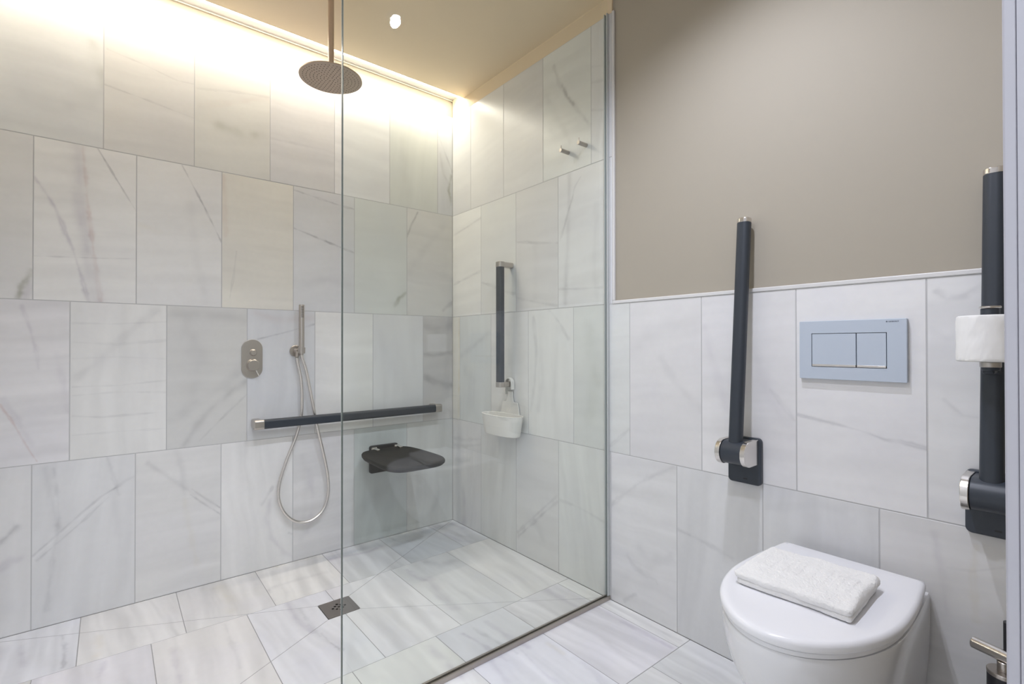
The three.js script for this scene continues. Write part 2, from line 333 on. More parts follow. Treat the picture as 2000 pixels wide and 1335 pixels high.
const MARBLE = [0.735, 0.732, 0.728];
function marbleTexture(u0, v0, w, h, res, tiles, veins, tints, along) {
  const W = Math.ceil(w * res), H = Math.ceil(h * res), data = new Uint8Array(W * H * 4), toS = new Uint8Array(4096);
  for (let i = 0; i < 4096; i++) { const c = i / 4095; toS[i] = Math.round(255 * (c <= 0.0031308 ? 12.92 * c : 1.055 * c ** (1 / 2.4) - 0.055)); }
  for (let i = 3; i < data.length; i += 4) data[i] = 255;
  const inTile = (t, u, v) => u >= t[0] && u < t[1] && v >= t[2] && v < t[3];
  tiles.forEach((t, n) => {
    const s = 31 * n + 7, tone = 1 + 0.055 * (hash(n, 3, 11) * 2 - 1), warm = 0.012 * (hash(n, 5, 11) * 2 - 1);
    const tint = tints.find((q) => inTile(t, q[0], q[1])) ?? [0, 0, 1, 1, 1];
    const mine = veins.filter((q) => { const m = 3 + 2 * Math.floor((q.length - 3) / 4); return inTile(t, q[m], q[m + 1]); }).map((q) => {
      const pts = []; for (let i = 3; i < q.length; i += 2) pts.push([q[i], q[i + 1]]);
      return { c: VEIN_TONE[q[0]], w: q[1], a: Math.min(1.15, q[2] * 1.3), pts };
    });
    const ang = (along ? 0 : hash(n, 9, 4) < 0.5 ? 0 : Math.PI / 2) + 0.25 * (hash(n, 8, 4) - 0.5), ca = Math.cos(ang), sa = Math.sin(ang), k = 0.6 + 0.8 * hash(n, 2, 9);
    const x0 = Math.max(0, Math.floor((t[0] - u0) * res)), x1 = Math.min(W, Math.ceil((t[1] - u0) * res)), y0 = Math.max(0, Math.floor((t[2] - v0) * res)), y1 = Math.min(H, Math.ceil((t[3] - v0) * res));
    for (let y = y0; y < y1; y++) for (let x = x0; x < x1; x++) {
      const u = u0 + (x + 0.5) / res, v = v0 + (y + 0.5) / res;
      const cloud = fbm(u * 5, v * 5, s, 3), streakA = fbm((u * ca + v * sa) * 26 + cloud * 0.5, (v * ca - u * sa) * 2.4, s + 3, 3), fine = fbm(u * 60, v * 60, s + 5, 2);
      const g = 1 + 0.05 * cloud + (along ? 0.20 : 0.07) * k * streakA + 0.018 * fine;
      let r = MARBLE[0] * tint[2] * tone * g * (1 + warm), gg = MARBLE[1] * tint[3] * tone * g, b = MARBLE[2] * tint[4] * tone * g * (1 - warm + (along ? 0.02 : 0.012) * (cloud < 0 ? 1 : 0) * Math.min(1, -cloud * 3));
      if (mine.length) {
        const wob = 0.006 * noise(u * 22, v * 22, s + 9) + 0.0025 * noise(u * 90, v * 90, s + 10), cut = 0.72 + 0.42 * noise(u * 30, v * 30, s + 12) + 0.2 * fine;
        for (const q of mine) {
          let best = 1e9;
          for (let i = 0; i + 1 < q.pts.length; i++) {
            const ax = q.pts[i][0], ay = q.pts[i][1], dx = q.pts[i + 1][0] - ax, dy = q.pts[i + 1][1] - ay, f = Math.min(1, Math.max(0, ((u - ax) * dx + (v - ay) * dy) / (dx * dx + dy * dy)));
            const ex = u - ax - f * dx, ey = v - ay - f * dy, d = ex * ex + ey * ey; if (d < best) best = d;
          }
          let d = Math.sqrt(best); if (d > q.w * 3 + 0.012) continue;
          d = Math.abs(d + wob * Math.min(1, q.w * 90 + 0.1));
          const e = d / (q.w * 0.72), m = Math.min(1.1, q.a * Math.max(0.3, cut)) * Math.exp(-e * e);
          r *= 1 + (q.c[0] - 1) * m; gg *= 1 + (q.c[1] - 1) * m; b *= 1 + (q.c[2] - 1) * m;
        }
      }
      const o = (y * W + x) * 4; data[o] = toS[Math.min(4095, r * 4095 | 0)]; data[o + 1] = toS[Math.min(4095, gg * 4095 | 0)]; data[o + 2] = toS[Math.min(4095, b * 4095 | 0)];
    }
  });
  const tex = new THREE.DataTexture(data, W, H); tex.colorSpace = THREE.SRGBColorSpace; tex.magFilter = tex.minFilter = THREE.LinearFilter; tex.needsUpdate = true;
  return { tex, uv: (u, v) => [(u - u0) / w, (v - v0) / h] };
}
// a stone piece: convex outline in (u, v), a top that may slope (lift(u, v)), sides with a tiny arris, place(u, v, height) -> [x, y, z]
function pieceGeometry(poly, place, uvOf, thick = 0.008, lift = () => 0, flip = false) {
  let area = 0; poly.forEach((p, i) => { const q = poly[(i + 1) % poly.length]; area += p[0] * q[1] - q[0] * p[1]; });
  const ring = area > 0 ? poly : [...poly].reverse(), in1 = inset(ring, 0.0004);
  const pos = [], uvs = [], put = (p, h) => { pos.push(...place(p[0], p[1], h + lift(p[0], p[1]))); uvs.push(...uvOf(p[0], p[1])); };
  const tri = (a, ha, b, hb, c, hc) => { put(a, ha); if (flip) { put(c, hc); put(b, hb); } else { put(b, hb); put(c, hc); } };
  for (let i = 1; i + 1 < in1.length; i++) tri(in1[0], 0, in1[i], 0, in1[i + 1], 0);
  ring.forEach((a, i) => {
    const b = ring[(i + 1) % ring.length], c = in1[i], d = in1[(i + 1) % in1.length];
    tri(c, 0, a, -0.0004, b, -0.0004); tri(c, 0, b, -0.0004, d, 0);
    tri(a, -0.0004, a, -thick, b, -thick); tri(a, -0.0004, b, -thick, b, -0.0004);
  });
  const g = new THREE.BufferGeometry(); g.setAttribute('position', new THREE.BufferAttribute(new Float32Array(pos), 3)); g.setAttribute('uv', new THREE.BufferAttribute(new Float32Array(uvs), 2));
  g.computeVertexNormals(); return g;
}
function inset(poly, d) {   // convex, counter-clockwise
  const n = poly.length, lines = poly.map((a, i) => { const b = poly[(i + 1) % n], L = Math.hypot(b[0] - a[0], b[1] - a[1]) || 1, nx = -(b[1] - a[1]) / L, ny = (b[0] - a[0]) / L; return [nx, ny, nx * a[0] + ny * a[1] + d]; });
  return poly.map((p, i) => { const A = lines[(i + n - 1) % n], B = lines[i], det = A[0] * B[1] - B[0] * A[1]; return Math.abs(det) < 1e-6 ? [p[0] + A[0] * d, p[1] + A[1] * d] : [(A[2] * B[1] - B[2] * A[1]) / det, (A[0] * B[2] - B[0] * A[2]) / det]; });
}
function clip(poly, region) {   // both convex, counter-clockwise
  let out = poly;
  for (let i = 0; i < region.length && out.length; i++) {
    const a = region[i], b = region[(i + 1) % region.length], side = (p) => (b[0] - a[0]) * (p[1] - a[1]) - (b[1] - a[1]) * (p[0] - a[0]), next = [];
    out.forEach((p, k) => {
      const q = out[(k + 1) % out.length], sp = side(p), sq = side(q);
      if (sp >= 0) next.push(p);
      if ((sp > 0 && sq < 0) || (sp < 0 && sq > 0)) { const f = sp / (sp - sq); next.push([p[0] + (q[0] - p[0]) * f, p[1] + (q[1] - p[1]) * f]); }
    });
    out = next;
  }
  const clean = out.filter((p, i) => { const q = out[(i + 1) % out.length]; return Math.hypot(p[0] - q[0], p[1] - q[1]) > 0.0015; });
  return clean;
}
const areaOf = (poly) => Math.abs(poly.reduce((s, p, i) => { const q = poly[(i + 1) % poly.length]; return s + p[0] * q[1] - q[0] * p[1]; }, 0)) / 2;
const rect = (t) => [[t[0], t[2]], [t[1], t[2]], [t[1], t[3]], [t[0], t[3]]];
// rows of tiles: for each row [v0, v1, first joint, pitch], cut to [lo, hi]
function rowsOf(rows, lo, hi) {
  const out = [];
  for (const [v0, v1, j0, pitch] of rows) {
    const cuts = [lo]; let j = j0; while (j - pitch > lo + 0.004) j -= pitch; for (; j < hi - 0.004; j += pitch) if (j > lo + 0.004) cuts.push(j);
    cuts.push(hi); for (let i = 0; i + 1 < cuts.length; i++) out.push([cuts[i], cuts[i + 1], v0, v1]);
  }
  return out;
}
const JOINT = 0.0017;
const XL = -1.93, ZF = 2.44, CEIL = 2.46, TILETOP = 2.388, GLASS_Z = 1.18;

// back wall
const backTiles = rowsOf([[0, 0.6, -0.299, 0.3], [0.6, 1.2, -0.197, 0.3], [1.2, 1.8, -0.2985, 0.3], [1.8, TILETOP, -0.102, 0.3]], XL, 0);
const BACK_TINT = [[-1.85, 0.3, 1, 1, 1.01], [-1.65, 0.3, 1, 1, 1.01], [-1.35, 0.3, 1, 1, 1.0], [-0.45, 0.3, 0.82, 0.86, 0.85], [-0.15, 0.3, 0.92, 0.92, 0.89], [-0.75, 0.3, 0.96, 0.95, 0.95],
  [-1.8, 0.9, 1, 0.99, 1.01], [-1.55, 0.9, 1.03, 1.03, 1.02], [-1.25, 0.9, 0.91, 0.915, 0.90], [-0.95, 0.9, 0.94, 0.94, 0.95], [-0.6, 0.9, 1.04, 1.04, 1.02], [-0.35, 0.9, 1, 1, 1], [-0.1, 0.9, 0.80, 0.79, 0.79],
  [-1.65, 1.5, 1.02, 1.02, 1.01], [-1.35, 1.5, 1, 1, 0.99], [-1.05, 1.5, 0.99, 0.965, 0.885], [-0.75, 1.5, 0.90, 0.91, 0.92], [-0.45, 1.5, 0.97, 0.99, 0.95], [-0.15, 1.5, 1, 1, 0.98], [-1.85, 1.5, 0.98, 0.98, 0.97],
  [-1.75, 2, 0.93, 0.93, 0.91], [-1.45, 2, 1, 0.99, 0.96], [-1.15, 2, 0.96, 0.96, 0.92], [-0.25, 2, 0.94, 0.96, 0.91]];
const backStone = marbleTexture(XL, 0, -XL, TILETOP, 640, backTiles, VEINS_BACK, BACK_TINT, false);
M.backStone = new THREE.MeshPhysicalMaterial({ map: backStone.tex, roughness: 0.3 });
const wallBack = thing('wall_back', 'white marble tiled back wall of the shower under the glowing slot', 'wall', [0, 0, 0], null, 'structure');
part(wallBack, 'backing', box(XL - 0.1, 0.11, -0.1, 2.66, -0.11, -0.0075), M.paint);
part(wallBack, 'grout_bed', box(XL, 0, 0, TILETOP, -0.0085, -0.0007), M.grout);
for (const t of backTiles) part(wallBack, 'wall_tile', pieceGeometry(inset(rect(t), JOINT), (u, v, h) => [u, v, h], backStone.uv), M.backStone);

// right wall: full height tiles in the shower, tiles to 1.2 m and paint above beside the toilet
const rightTiles = [...rowsOf([[0, 0.6, 0.289, 0.3013]], 0, ZF), ...rowsOf([[0.6, 1.2, 0.078, 0.3027]], 0, ZF), ...rowsOf([[1.2, 1.8, 0.29, 0.3005], [1.8, TILETOP, 0.191, 0.3]], 0, 1.203)];
const RIGHT_TINT = [[0.2, 0.3, 0.96, 0.96, 0.97], [0.4, 0.3, 0.99, 0.99, 0.98], [1.05, 0.3, 0.98, 1, 0.99], [0.2, 0.9, 0.93, 0.95, 0.93], [0.5, 0.9, 1.0, 1.0, 0.99], [0.8, 0.9, 1.03, 1.03, 1.01], [1.1, 0.9, 0.93, 0.955, 0.94], [2.03, 0.9, 1.03, 1.03, 1.04], [1.7, 0.9, 1, 1, 1.01], [1.4, 0.9, 0.99, 0.99, 1.0],
  [0.15, 1.5, 1.05, 1.05, 1.03], [0.45, 1.5, 1.03, 1.03, 1], [1.05, 2, 0.97, 0.985, 0.96], [0.05, 0.9, 1.05, 1.05, 1]];
const rightStone = marbleTexture(0, 0, ZF, TILETOP, 640, rightTiles, VEINS_RIGHT, RIGHT_TINT, false);
M.rightStone = new THREE.MeshPhysicalMaterial({ map: rightStone.tex, roughness: 0.3 });
const wallRight = thing('wall_right', 'right wall with marble tiles below and taupe paint above the toilet', 'wall', [0, 0, 0], null, 'structure');
part(wallRight, 'painted_wall', box(0.0085, 0.12, -0.1, 2.66, -0.11, 2.7), M.paint);
part(wallRight, 'grout_bed', join(box(0.0007, 0.0085, 0, TILETOP, 0, 1.203), box(0.0007, 0.0085, 0, 1.2, 1.203, ZF)), M.grout);
part(wallRight, 'painted_band', box(0.0005, 0.0085, TILETOP, CEIL + 0.03, 0, 1.203), M.ceiling);
for (const t of rightTiles) part(wallRight, 'wall_tile', pieceGeometry(inset(rect(t), JOINT), (u, v, h) => [-h, v, u], rightStone.uv), M.rightStone);

// floor: rows across the room; the shower pan falls to the drain in four cut planes
const DR = [-0.9325, -0.8075, 0.4705, 0.5955], PAN = [XL, 0, 0, 1.17], FALL = 0.009;
const floorTiles = rowsOf([[0, 0.365, -0.162, 0.3], [0.365, 0.955, -0.268, 0.2995], [0.955, 1.545, -0.07, 0.3035], [1.545, 2.145, -0.226, 0.302], [2.145, 2.62, -0.11, 0.302]], XL, 0);
const FLOOR_TINT = [[-1.75, 0.2, 0.925, 0.945, 1.015], [-1.5, 0.2, 1.015, 1.005, 1.015], [-1.2, 0.2, 0.995, 0.995, 1.004], [-0.9, 0.2, 0.995, 0.995, 0.994], [-0.6, 0.2, 0.965, 0.965, 1.004], [-0.3, 0.2, 0.925, 0.945, 0.984], [-0.08, 0.2, 0.915, 0.925, 0.963], [-1.6, 0.6, 0.975, 0.965, 1.025], [-1.3, 0.6, 1.025, 1.015, 1.025], [-1, 0.6, 1.035, 1.025, 1.066], [-0.7, 0.6, 1.02, 1.01, 1.05], [-0.4, 0.6, 0.975, 0.975, 0.994], [-0.1, 0.6, 1.015, 1.015, 1.025], [-0.2, 1.2, 1.025, 1.025, 1.076], [-0.5, 1.2, 0.995, 0.995, 1.045]];
const floorStone = marbleTexture(XL, 0, -XL, 2.62, 640, floorTiles, VEINS_FLOOR, FLOOR_TINT, true);
M.floorStone = new THREE.MeshPhysicalMaterial({ map: floorStone.tex, roughness: 0.3 });
const floor = thing('floor', 'white marble floor tiles with grey streaks falling to the shower drain', 'floor', [0, 0, 0], null, 'structure');
part(floor, 'grout_bed', box(XL - 0.1, 0.0085, -0.1, -0.0155, -0.0085, 2.62), M.grout);
const O = { a: [PAN[0], PAN[2]], b: [PAN[1], PAN[2]], c: [PAN[1], PAN[3]], d: [PAN[0], PAN[3]] }, I = { a: [DR[0], DR[2]], b: [DR[1], DR[2]], c: [DR[1], DR[3]], d: [DR[0], DR[3]] };
const regions = [
  [[O.a, O.b, I.b, I.a], (u, v) => -FALL * (v - PAN[2]) / (DR[2] - PAN[2])],
  [[O.b, O.c, I.c, I.b], (u) => -FALL * (PAN[1] - u) / (PAN[1] - DR[1])],
  [[O.c, O.d, I.d, I.c], (u, v) => -FALL * (PAN[3] - v) / (PAN[3] - DR[3])],
  [[O.d, O.a, I.a, I.d], (u) => -FALL * (u - PAN[0]) / (DR[0] - PAN[0])],
  [rect([XL, 0, PAN[3], 2.62]), () => 0]];
const ccw = (p) => (p.reduce((s, a, i) => { const b = p[(i + 1) % p.length]; return s + a[0] * b[1] - b[0] * a[1]; }, 0) > 0 ? p : [...p].reverse());
const groutPos = [];
for (const [region, lift] of regions) {
  const R = ccw(region);
  for (let i = 1; i + 1 < R.length; i++) for (const q of [R[0], R[i + 1], R[i]]) groutPos.push(q[0], lift(...q) - 0.0008, q[1]);
  for (const t of floorTiles) {
    const cut = clip(rect(t), R); if (cut.length < 3 || areaOf(cut) < 0.00008) continue;
    const p = inset(cut, 0.0013); if (areaOf(p) < 0.00006 || areaOf(p) > areaOf(cut)) continue;
    part(floor, 'floor_tile', pieceGeometry(p, (u, v, h) => [u, h, v], (u, v) => floorStone.uv(u, v), 0.006, lift, true), M.floorStone);
  }
}
{ const g = new THREE.BufferGeometry(); g.setAttribute('position', new THREE.BufferAttribute(new Float32Array(groutPos), 3)); g.computeVertexNormals(); part(floor, 'grout', g, M.floorGrout); }

// left wall, front wall with the doorway, ceiling with the light slot along the back wall
const wallLeft = thing('wall_left', 'pale stone left wall outside the picture', 'wall', [0, 0, 0], null, 'structure');
part(wallLeft, 'stone_face', box(XL - 0.01, XL, 0, TILETOP, 0, ZF), mat(0.70, 0.70, 0.69, 0.36));
part(wallLeft, 'backing', box(XL - 0.12, XL - 0.01, -0.1, 2.66, -0.11, 2.59), M.paint);
const DOOR = [-1.86, -0.93, 2.1];
const wallFront = thing('wall_front', 'front wall with the open doorway', 'wall', [0, 0, 0], null, 'structure');
part(wallFront, 'wall_piece', join(box(DOOR[1] + 0.012, 0.0005, 0, 2.66, ZF, 2.59), box(XL, DOOR[0] - 0.012, 0, 2.66, ZF, 2.59), box(DOOR[0] - 0.012, DOOR[1] + 0.012, DOOR[2] + 0.012, 2.66, ZF, 2.59)), M.paint);
const ceiling = thing('ceiling', 'beige painted ceiling stopping short of the back wall at a lit slot', 'ceiling', [0, 0, 0], null, 'structure');
part(ceiling, 'ceiling_board', box(XL, 0.0085, CEIL, CEIL + 0.03, 0.117, ZF), M.ceiling);
part(ceiling, 'slot_cover', box(XL - 0.12, 0.12, 2.60, 2.66, -0.11, 2.59), M.ceiling);
part(ceiling, 'slot_soffit', box(XL, 0.0005, CEIL + 0.0305, 2.50, -0.0072, 0.13), M.whiteTrim);

// door lining and architrave on the right of the picture
const door = thing('door_1', 'white painted door frame at the right edge of the picture', 'door frame', [0, 0, 0], null, 'structure');
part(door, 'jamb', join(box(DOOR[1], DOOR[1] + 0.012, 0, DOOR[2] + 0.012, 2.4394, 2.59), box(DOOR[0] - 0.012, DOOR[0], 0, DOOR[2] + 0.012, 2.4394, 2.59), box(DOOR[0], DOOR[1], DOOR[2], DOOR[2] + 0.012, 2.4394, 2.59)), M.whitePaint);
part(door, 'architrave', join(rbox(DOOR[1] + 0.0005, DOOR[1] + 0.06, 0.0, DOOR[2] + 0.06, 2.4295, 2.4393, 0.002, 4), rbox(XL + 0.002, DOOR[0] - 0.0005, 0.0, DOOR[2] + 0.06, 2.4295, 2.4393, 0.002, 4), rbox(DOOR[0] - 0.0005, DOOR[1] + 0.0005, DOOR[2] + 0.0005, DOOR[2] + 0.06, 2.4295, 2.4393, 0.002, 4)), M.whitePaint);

// hall behind the doorway
const hall = thing('wall_hall', 'plain hall outside the bathroom doorway', 'hall', [0, 0, 0], null, 'structure');
part(hall, 'hall_wall', join(box(-2.6, -2.5, 0, 2.5, 2.59, 4.2), box(0.3, 0.4, 0, 2.5, 2.59, 4.2), box(-2.6, 0.4, 0, 2.5, 4.1, 4.2), box(-2.6, XL - 0.12, 0, 2.5, 2.5, 2.59), box(0.12, 0.4, 0, 2.5, 2.6, 2.7)), mat(0.74, 0.73, 0.72, 0.8));
part(hall, 'hall_floor', box(-2.6, 0.4, -0.1, -0.002, 2.62, 4.2), mat(0.6, 0.58, 0.55, 0.5));
part(hall, 'hall_ceiling', box(-2.6, 0.4, 2.5, 2.6, 2.59, 4.2), mat(0.78, 0.77, 0.75, 0.8));

// white trims where the tiles end beside the paint
const trimH = thing('trim_1', 'slim white bead along the top of the low marble tiles', 'trim', [0, 0, 0], null, 'structure');
part(trimH, 'bead', rbox(-0.003, 0.0085, 1.1995, 1.2125, 1.2035, ZF - 0.001, 0.003, 3), M.whiteTrim);
const trimV = thing('trim_2', 'slim white upright bead beside the glass where the tall tiles end', 'trim', [0, 0, 0], null, 'structure');
part(trimV, 'bead', rbox(-0.003, 0.0085, 1.2128, TILETOP + 0.004, 1.2035, 1.2145, 0.003, 3), M.whiteTrim);

// ---------------------------------------------------------------- lamps
{ // LED strip in the slot
  const t = thing('led_strip', 'warm glowing light strip hidden in the ceiling slot along the back wall', 'light strip', [0, 0, 0]);
  part(t, 'profile', box(XL + 0.003, -0.001, 2.482, 2.4845, 0.0, 0.005), mat(0.80, 0.72, 0.58, 0.5));
  part(t, 'light_diffuser', box(XL + 0.004, -0.002, 2.4755, 2.4895, 0.076, 0.1168), new THREE.MeshStandardMaterial({ color: 0xffffff, emissive: LED_COLOR, emissiveIntensity: 14 }));
  const l = new THREE.RectAreaLight(LED_COLOR, LED_POWER, -XL - 0.01, 0.02); l.position.set(XL / 2, 2.4745, 0.088); l.lookAt(XL / 2, 0, 0.088); scene.add(l);
}
function downlight(x, z, label, power) {
  const t = thing('ceiling_downlight', label, 'downlight', [x, CEIL, z], 'recessed ceiling downlights');
  const ring = new THREE.LatheGeometry([[0.018, 0.001], [0.020, -0.003], [0.036, -0.004], [0.040, 0.0005]].map((p) => new THREE.Vector2(...p)), 40);
  part(t, 'rim', ring, M.whiteTrim);
  part(t, 'light_lens', new THREE.CylinderGeometry(0.018, 0.018, 0.003, 40).translate(0, -0.0015, 0), new THREE.MeshStandardMaterial({ color: 0xffffff, emissive: SPOT_COLOR, emissiveIntensity: 25 }));
  const s = new THREE.SpotLight(SPOT_COLOR, power, 0, 1.25, 0.5, 2); s.position.set(x, CEIL - 0.02, z); s.target.position.set(x, 0, z); s.castShadow = true; s.shadow.radius = 0.9; scene.add(s, s.target);
}
downlight(-0.62, 1.845, 'round recessed downlight over the toilet, mirrored in the glass panel', SPOT_POWER);
downlight(-1.40, 1.845, 'round recessed downlight beside the doorway, outside the picture', SPOT2_POWER);
{ // unseen panel added as soft frontal fill through the doorway
  const t = thing('hall_fill_panel', 'unseen flat fill panel added in the hall to brighten the bathroom', 'fill light', [-1.3, 2.5, 3.4]);
  part(t, 'frame', rbox(-0.62, 0.62, -0.02, -0.0002, -0.42, 0.42, 0.004), M.whiteTrim);
  part(t, 'light_diffuser', box(-0.6, 0.6, -0.024, -0.0203, -0.4, 0.4), new THREE.MeshStandardMaterial({ color: 0xffffff, emissive: HALL_FILL_COLOR, emissiveIntensity: 3 }));
  const l = new THREE.RectAreaLight(HALL_FILL_COLOR, HALL_FILL_POWER, 1.2, 0.8); l.position.set(-1.3, 2.472, 3.4); l.lookAt(-1.3, 0, 3.4); scene.add(l);
}

// ---------------------------------------------------------------- glass screen
{
  const t = thing('glass_panel', 'tall clear glass shower screen standing in slim metal channels', 'glass screen', [0, 0, 0]);
  part(t, 'pane', box(-1.096, -0.004, 0.006, CEIL - 0.001, GLASS_Z - 0.004, GLASS_Z + 0.004), M.glass);
  part(t, 'polished_edge', box(-1.0985, -1.0962, 0.006, CEIL - 0.001, GLASS_Z - 0.0022, GLASS_Z + 0.0042), M.glassEdge, 'dark green polished glass edge');
  part(t, 'painted_glint', box(-1.0985, -1.0962, 0.006, CEIL - 0.001, GLASS_Z - 0.0042, GLASS_Z - 0.0022), M.edgeGlint, 'pale strip painted as the bright glint along the glass edge');  // highlight of the glass edge painted as a pale strip
  part(t, 'floor_channel', join(rbox(-1.098, -0.001, 0.0, 0.016, GLASS_Z + 0.0045, GLASS_Z + 0.012, 0.0015, 2), rbox(-1.098, -0.001, 0.0, 0.016, GLASS_Z - 0.012, GLASS_Z - 0.0045, 0.0015, 2), box(-1.098, -0.001, 0.0, 0.0055, GLASS_Z - 0.006, GLASS_Z + 0.006)), M.steelDull, 'brownish metal channel on the floor');
  part(t, 'wall_channel', join(rbox(-0.014, -0.0005, 0.0165, TILETOP, GLASS_Z + 0.0045, GLASS_Z + 0.009, 0.001, 2), rbox(-0.014, -0.0005, 0.0165, TILETOP, GLASS_Z - 0.009, GLASS_Z - 0.0045, 0.001, 2)), M.channel);
}

// ---------------------------------------------------------------- rain shower head
{
  const H = 2.098, t = thing('rain_shower', 'large round brushed metal rain shower head on a ceiling pipe', 'shower head', [-0.897, H, 0.512]);
  part(t, 'ceiling_pipe', rod([0, 0.028, 0], [0, CEIL - H - 0.0005, 0], 0.0115), M.showerMetal);
  part(t, 'ceiling_flange', rod([0, CEIL - H - 0.012, 0], [0, CEIL - H - 0.0005, 0], 0.03, 0.03, 36), M.steelDull);
  const prof = [[0, 0], [0.116, 0], [0.1195, 0.0012], [0.12, 0.0035], [0.1195, 0.006], [0.112, 0.0078], [0.02, 0.0105], [0.017, 0.02], [0.0155, 0.03], [0, 0.03]].map((p) => new THREE.Vector2(...p));
  part(t, 'spray_disc', creaseNormals(new THREE.LatheGeometry(prof, 72).toNonIndexed(), 0.5), M.showerMetal);
  const noz = new THREE.SphereGeometry(0.0017, 8, 5), list = [];
  for (let k = 1; k <= 8; k++) { const n = 6 * k; for (let i = 0; i < n; i++) { const a = (i + 0.5 * (k % 2)) / n * 2 * Math.PI, r = 0.0132 * k; list.push(noz.clone().translate(r * Math.cos(a), 0, r * Math.sin(a))); } }
  const q = part(t, 'nozzles', join(...list), mat(0.14, 0.11, 0.09, 0.6), 'dark rubber nozzles'); q.userData.kind = 'stuff';
}

// ---------------------------------------------------------------- mixer valve
{
  const t = thing('shower_valve', 'oval brushed metal mixer plate with a small and a large knob', 'shower valve', [-1.077, 0.972, 0.0]);
  part(t, 'cover_plate', extrude(rrect(0.087, 0.177, 0.0434), 0.006, 0.0012, 24), M.steel);
  const k1 = part(t, 'knob', rod([0.0035, 0.028, 0.006], [0.0035, 0.028, 0.022], 0.0128, 0.0122, 36, 0.001), M.steel);
  const k2 = part(t, 'knob', rod([0.002, -0.029, 0.006], [0.002, -0.029, 0.034], 0.0245, 0.024, 48, 0.0012), M.steel);
  part(k1, 'collar', rod([0.0035, 0.028, 0.0055], [0.0035, 0.028, 0.011], 0.0155, 0.0155, 36), M.steelDull);
  part(k2, 'collar', rod([0.002, -0.029, 0.0055], [0.002, -0.029, 0.013], 0.028, 0.028, 48), M.steelDull);
  part(k2, 'lever_pin', rod([0.011, -0.05, 0.026], [0.024, -0.078, 0.028], 0.0032), M.steelBright);
}

// ---------------------------------------------------------------- hand shower
{
  const h = thing('handset_holder', 'round brushed metal wall outlet holding the hand shower', 'shower holder', [-0.889, 1.006, 0]);
  part(h, 'wall_rose', rod([0, 0, 0.0002], [0, 0, 0.012], 0.027, 0.027, 40, 0.0015), M.steelDull);
  part(h, 'neck', rod([0, 0, 0.012], [0.004, 0, 0.042], 0.013, 0.012), M.steel);
  part(h, 'cradle', creaseNormals(new THREE.LatheGeometry([[0.0105, -0.014], [0.0155, -0.014], [0.016, -0.012], [0.017, 0.014], [0.0135, 0.0145], [0.0105, -0.014]].map((p) => new THREE.Vector2(...p)), 32).toNonIndexed(), 0.5).translate(0.014, 0.003, 0.052), M.steel);
  part(h, 'hose_outlet', rod([-0.003, -0.03, 0.036], [0, -0.004, 0.036], 0.0085, 0.0095), M.steelDull);
  const t = thing('hand_shower', 'slim brushed metal stick hand shower with a long hanging hose', 'hand shower', [-0.875, 1.0, 0.052]);
  const st = part(t, 'handset', creaseNormals(new THREE.LatheGeometry([[0, -0.012], [0.0075, -0.012], [0.0085, -0.008], [0.0095, 0.0], [0.0098, 0.018], [0.0125, 0.0185], [0.0125, 0.224], [0.0115, 0.226], [0, 0.226]].map((p) => new THREE.Vector2(...p)), 32).toNonIndexed(), 0.5), M.steel);
  const jets = []; for (let i = 0; i < 9; i++) jets.push(rbox(-0.0065, 0.0065, 0.166 + i * 0.0062, 0.1685 + i * 0.0062, 0.009, 0.0132, 0.0008, 2));
  const j = part(st, 'spray_slots', join(...jets), mat(0.1, 0.09, 0.085, 0.6), 'dark spray slots'); j.userData.kind = 'stuff';
  part(st, 'grip_ring', rod([0, 0.0185, 0], [0, 0.0205, 0], 0.0131, 0.0131, 32, 0.0002), M.gap);
  const P = [[-0.892, 0.975, 0.036], [-0.886, 0.945, 0.034], [-0.8725, 0.88, 0.030], [-0.866, 0.798, 0.028], [-0.869, 0.70, 0.028], [-0.891, 0.605, 0.028], [-0.936, 0.49, 0.027], [-0.966, 0.388, 0.027], [-0.968, 0.317, 0.027], [-0.944, 0.25, 0.028], [-0.902, 0.204, 0.029], [-0.858, 0.187, 0.030], [-0.812, 0.192, 0.031], [-0.765, 0.232, 0.033], [-0.744, 0.30, 0.035], [-0.746, 0.388, 0.037], [-0.771, 0.516, 0.041], [-0.801, 0.644, 0.045], [-0.83, 0.796, 0.048], [-0.855, 0.92, 0.050], [-0.8725, 0.975, 0.052], [-0.875, 0.989, 0.052]];
  const curve = new THREE.CatmullRomCurve3(P.map((p) => new THREE.Vector3(p[0] + 0.875, p[1] - 1.0, p[2] - 0.052)), false, 'centripetal');
  // a wound metal hose: the tube's radius ripples along its length
  const g = new THREE.TubeGeometry(curve, 900, 0.0072, 10), pos = g.attributes.position, nor = g.attributes.normal;
  for (let i = 0; i < pos.count; i++) { const ring = Math.floor(i / 11), d = -0.0007 * (ring % 3 === 0 ? 1 : 0); pos.setXYZ(i, pos.getX(i) + nor.getX(i) * d, pos.getY(i) + nor.getY(i) * d, pos.getZ(i) + nor.getZ(i) * d); }
  g.computeVertexNormals();
  part(t, 'hose', g, M.steelBright, 'wound metal hose');
}

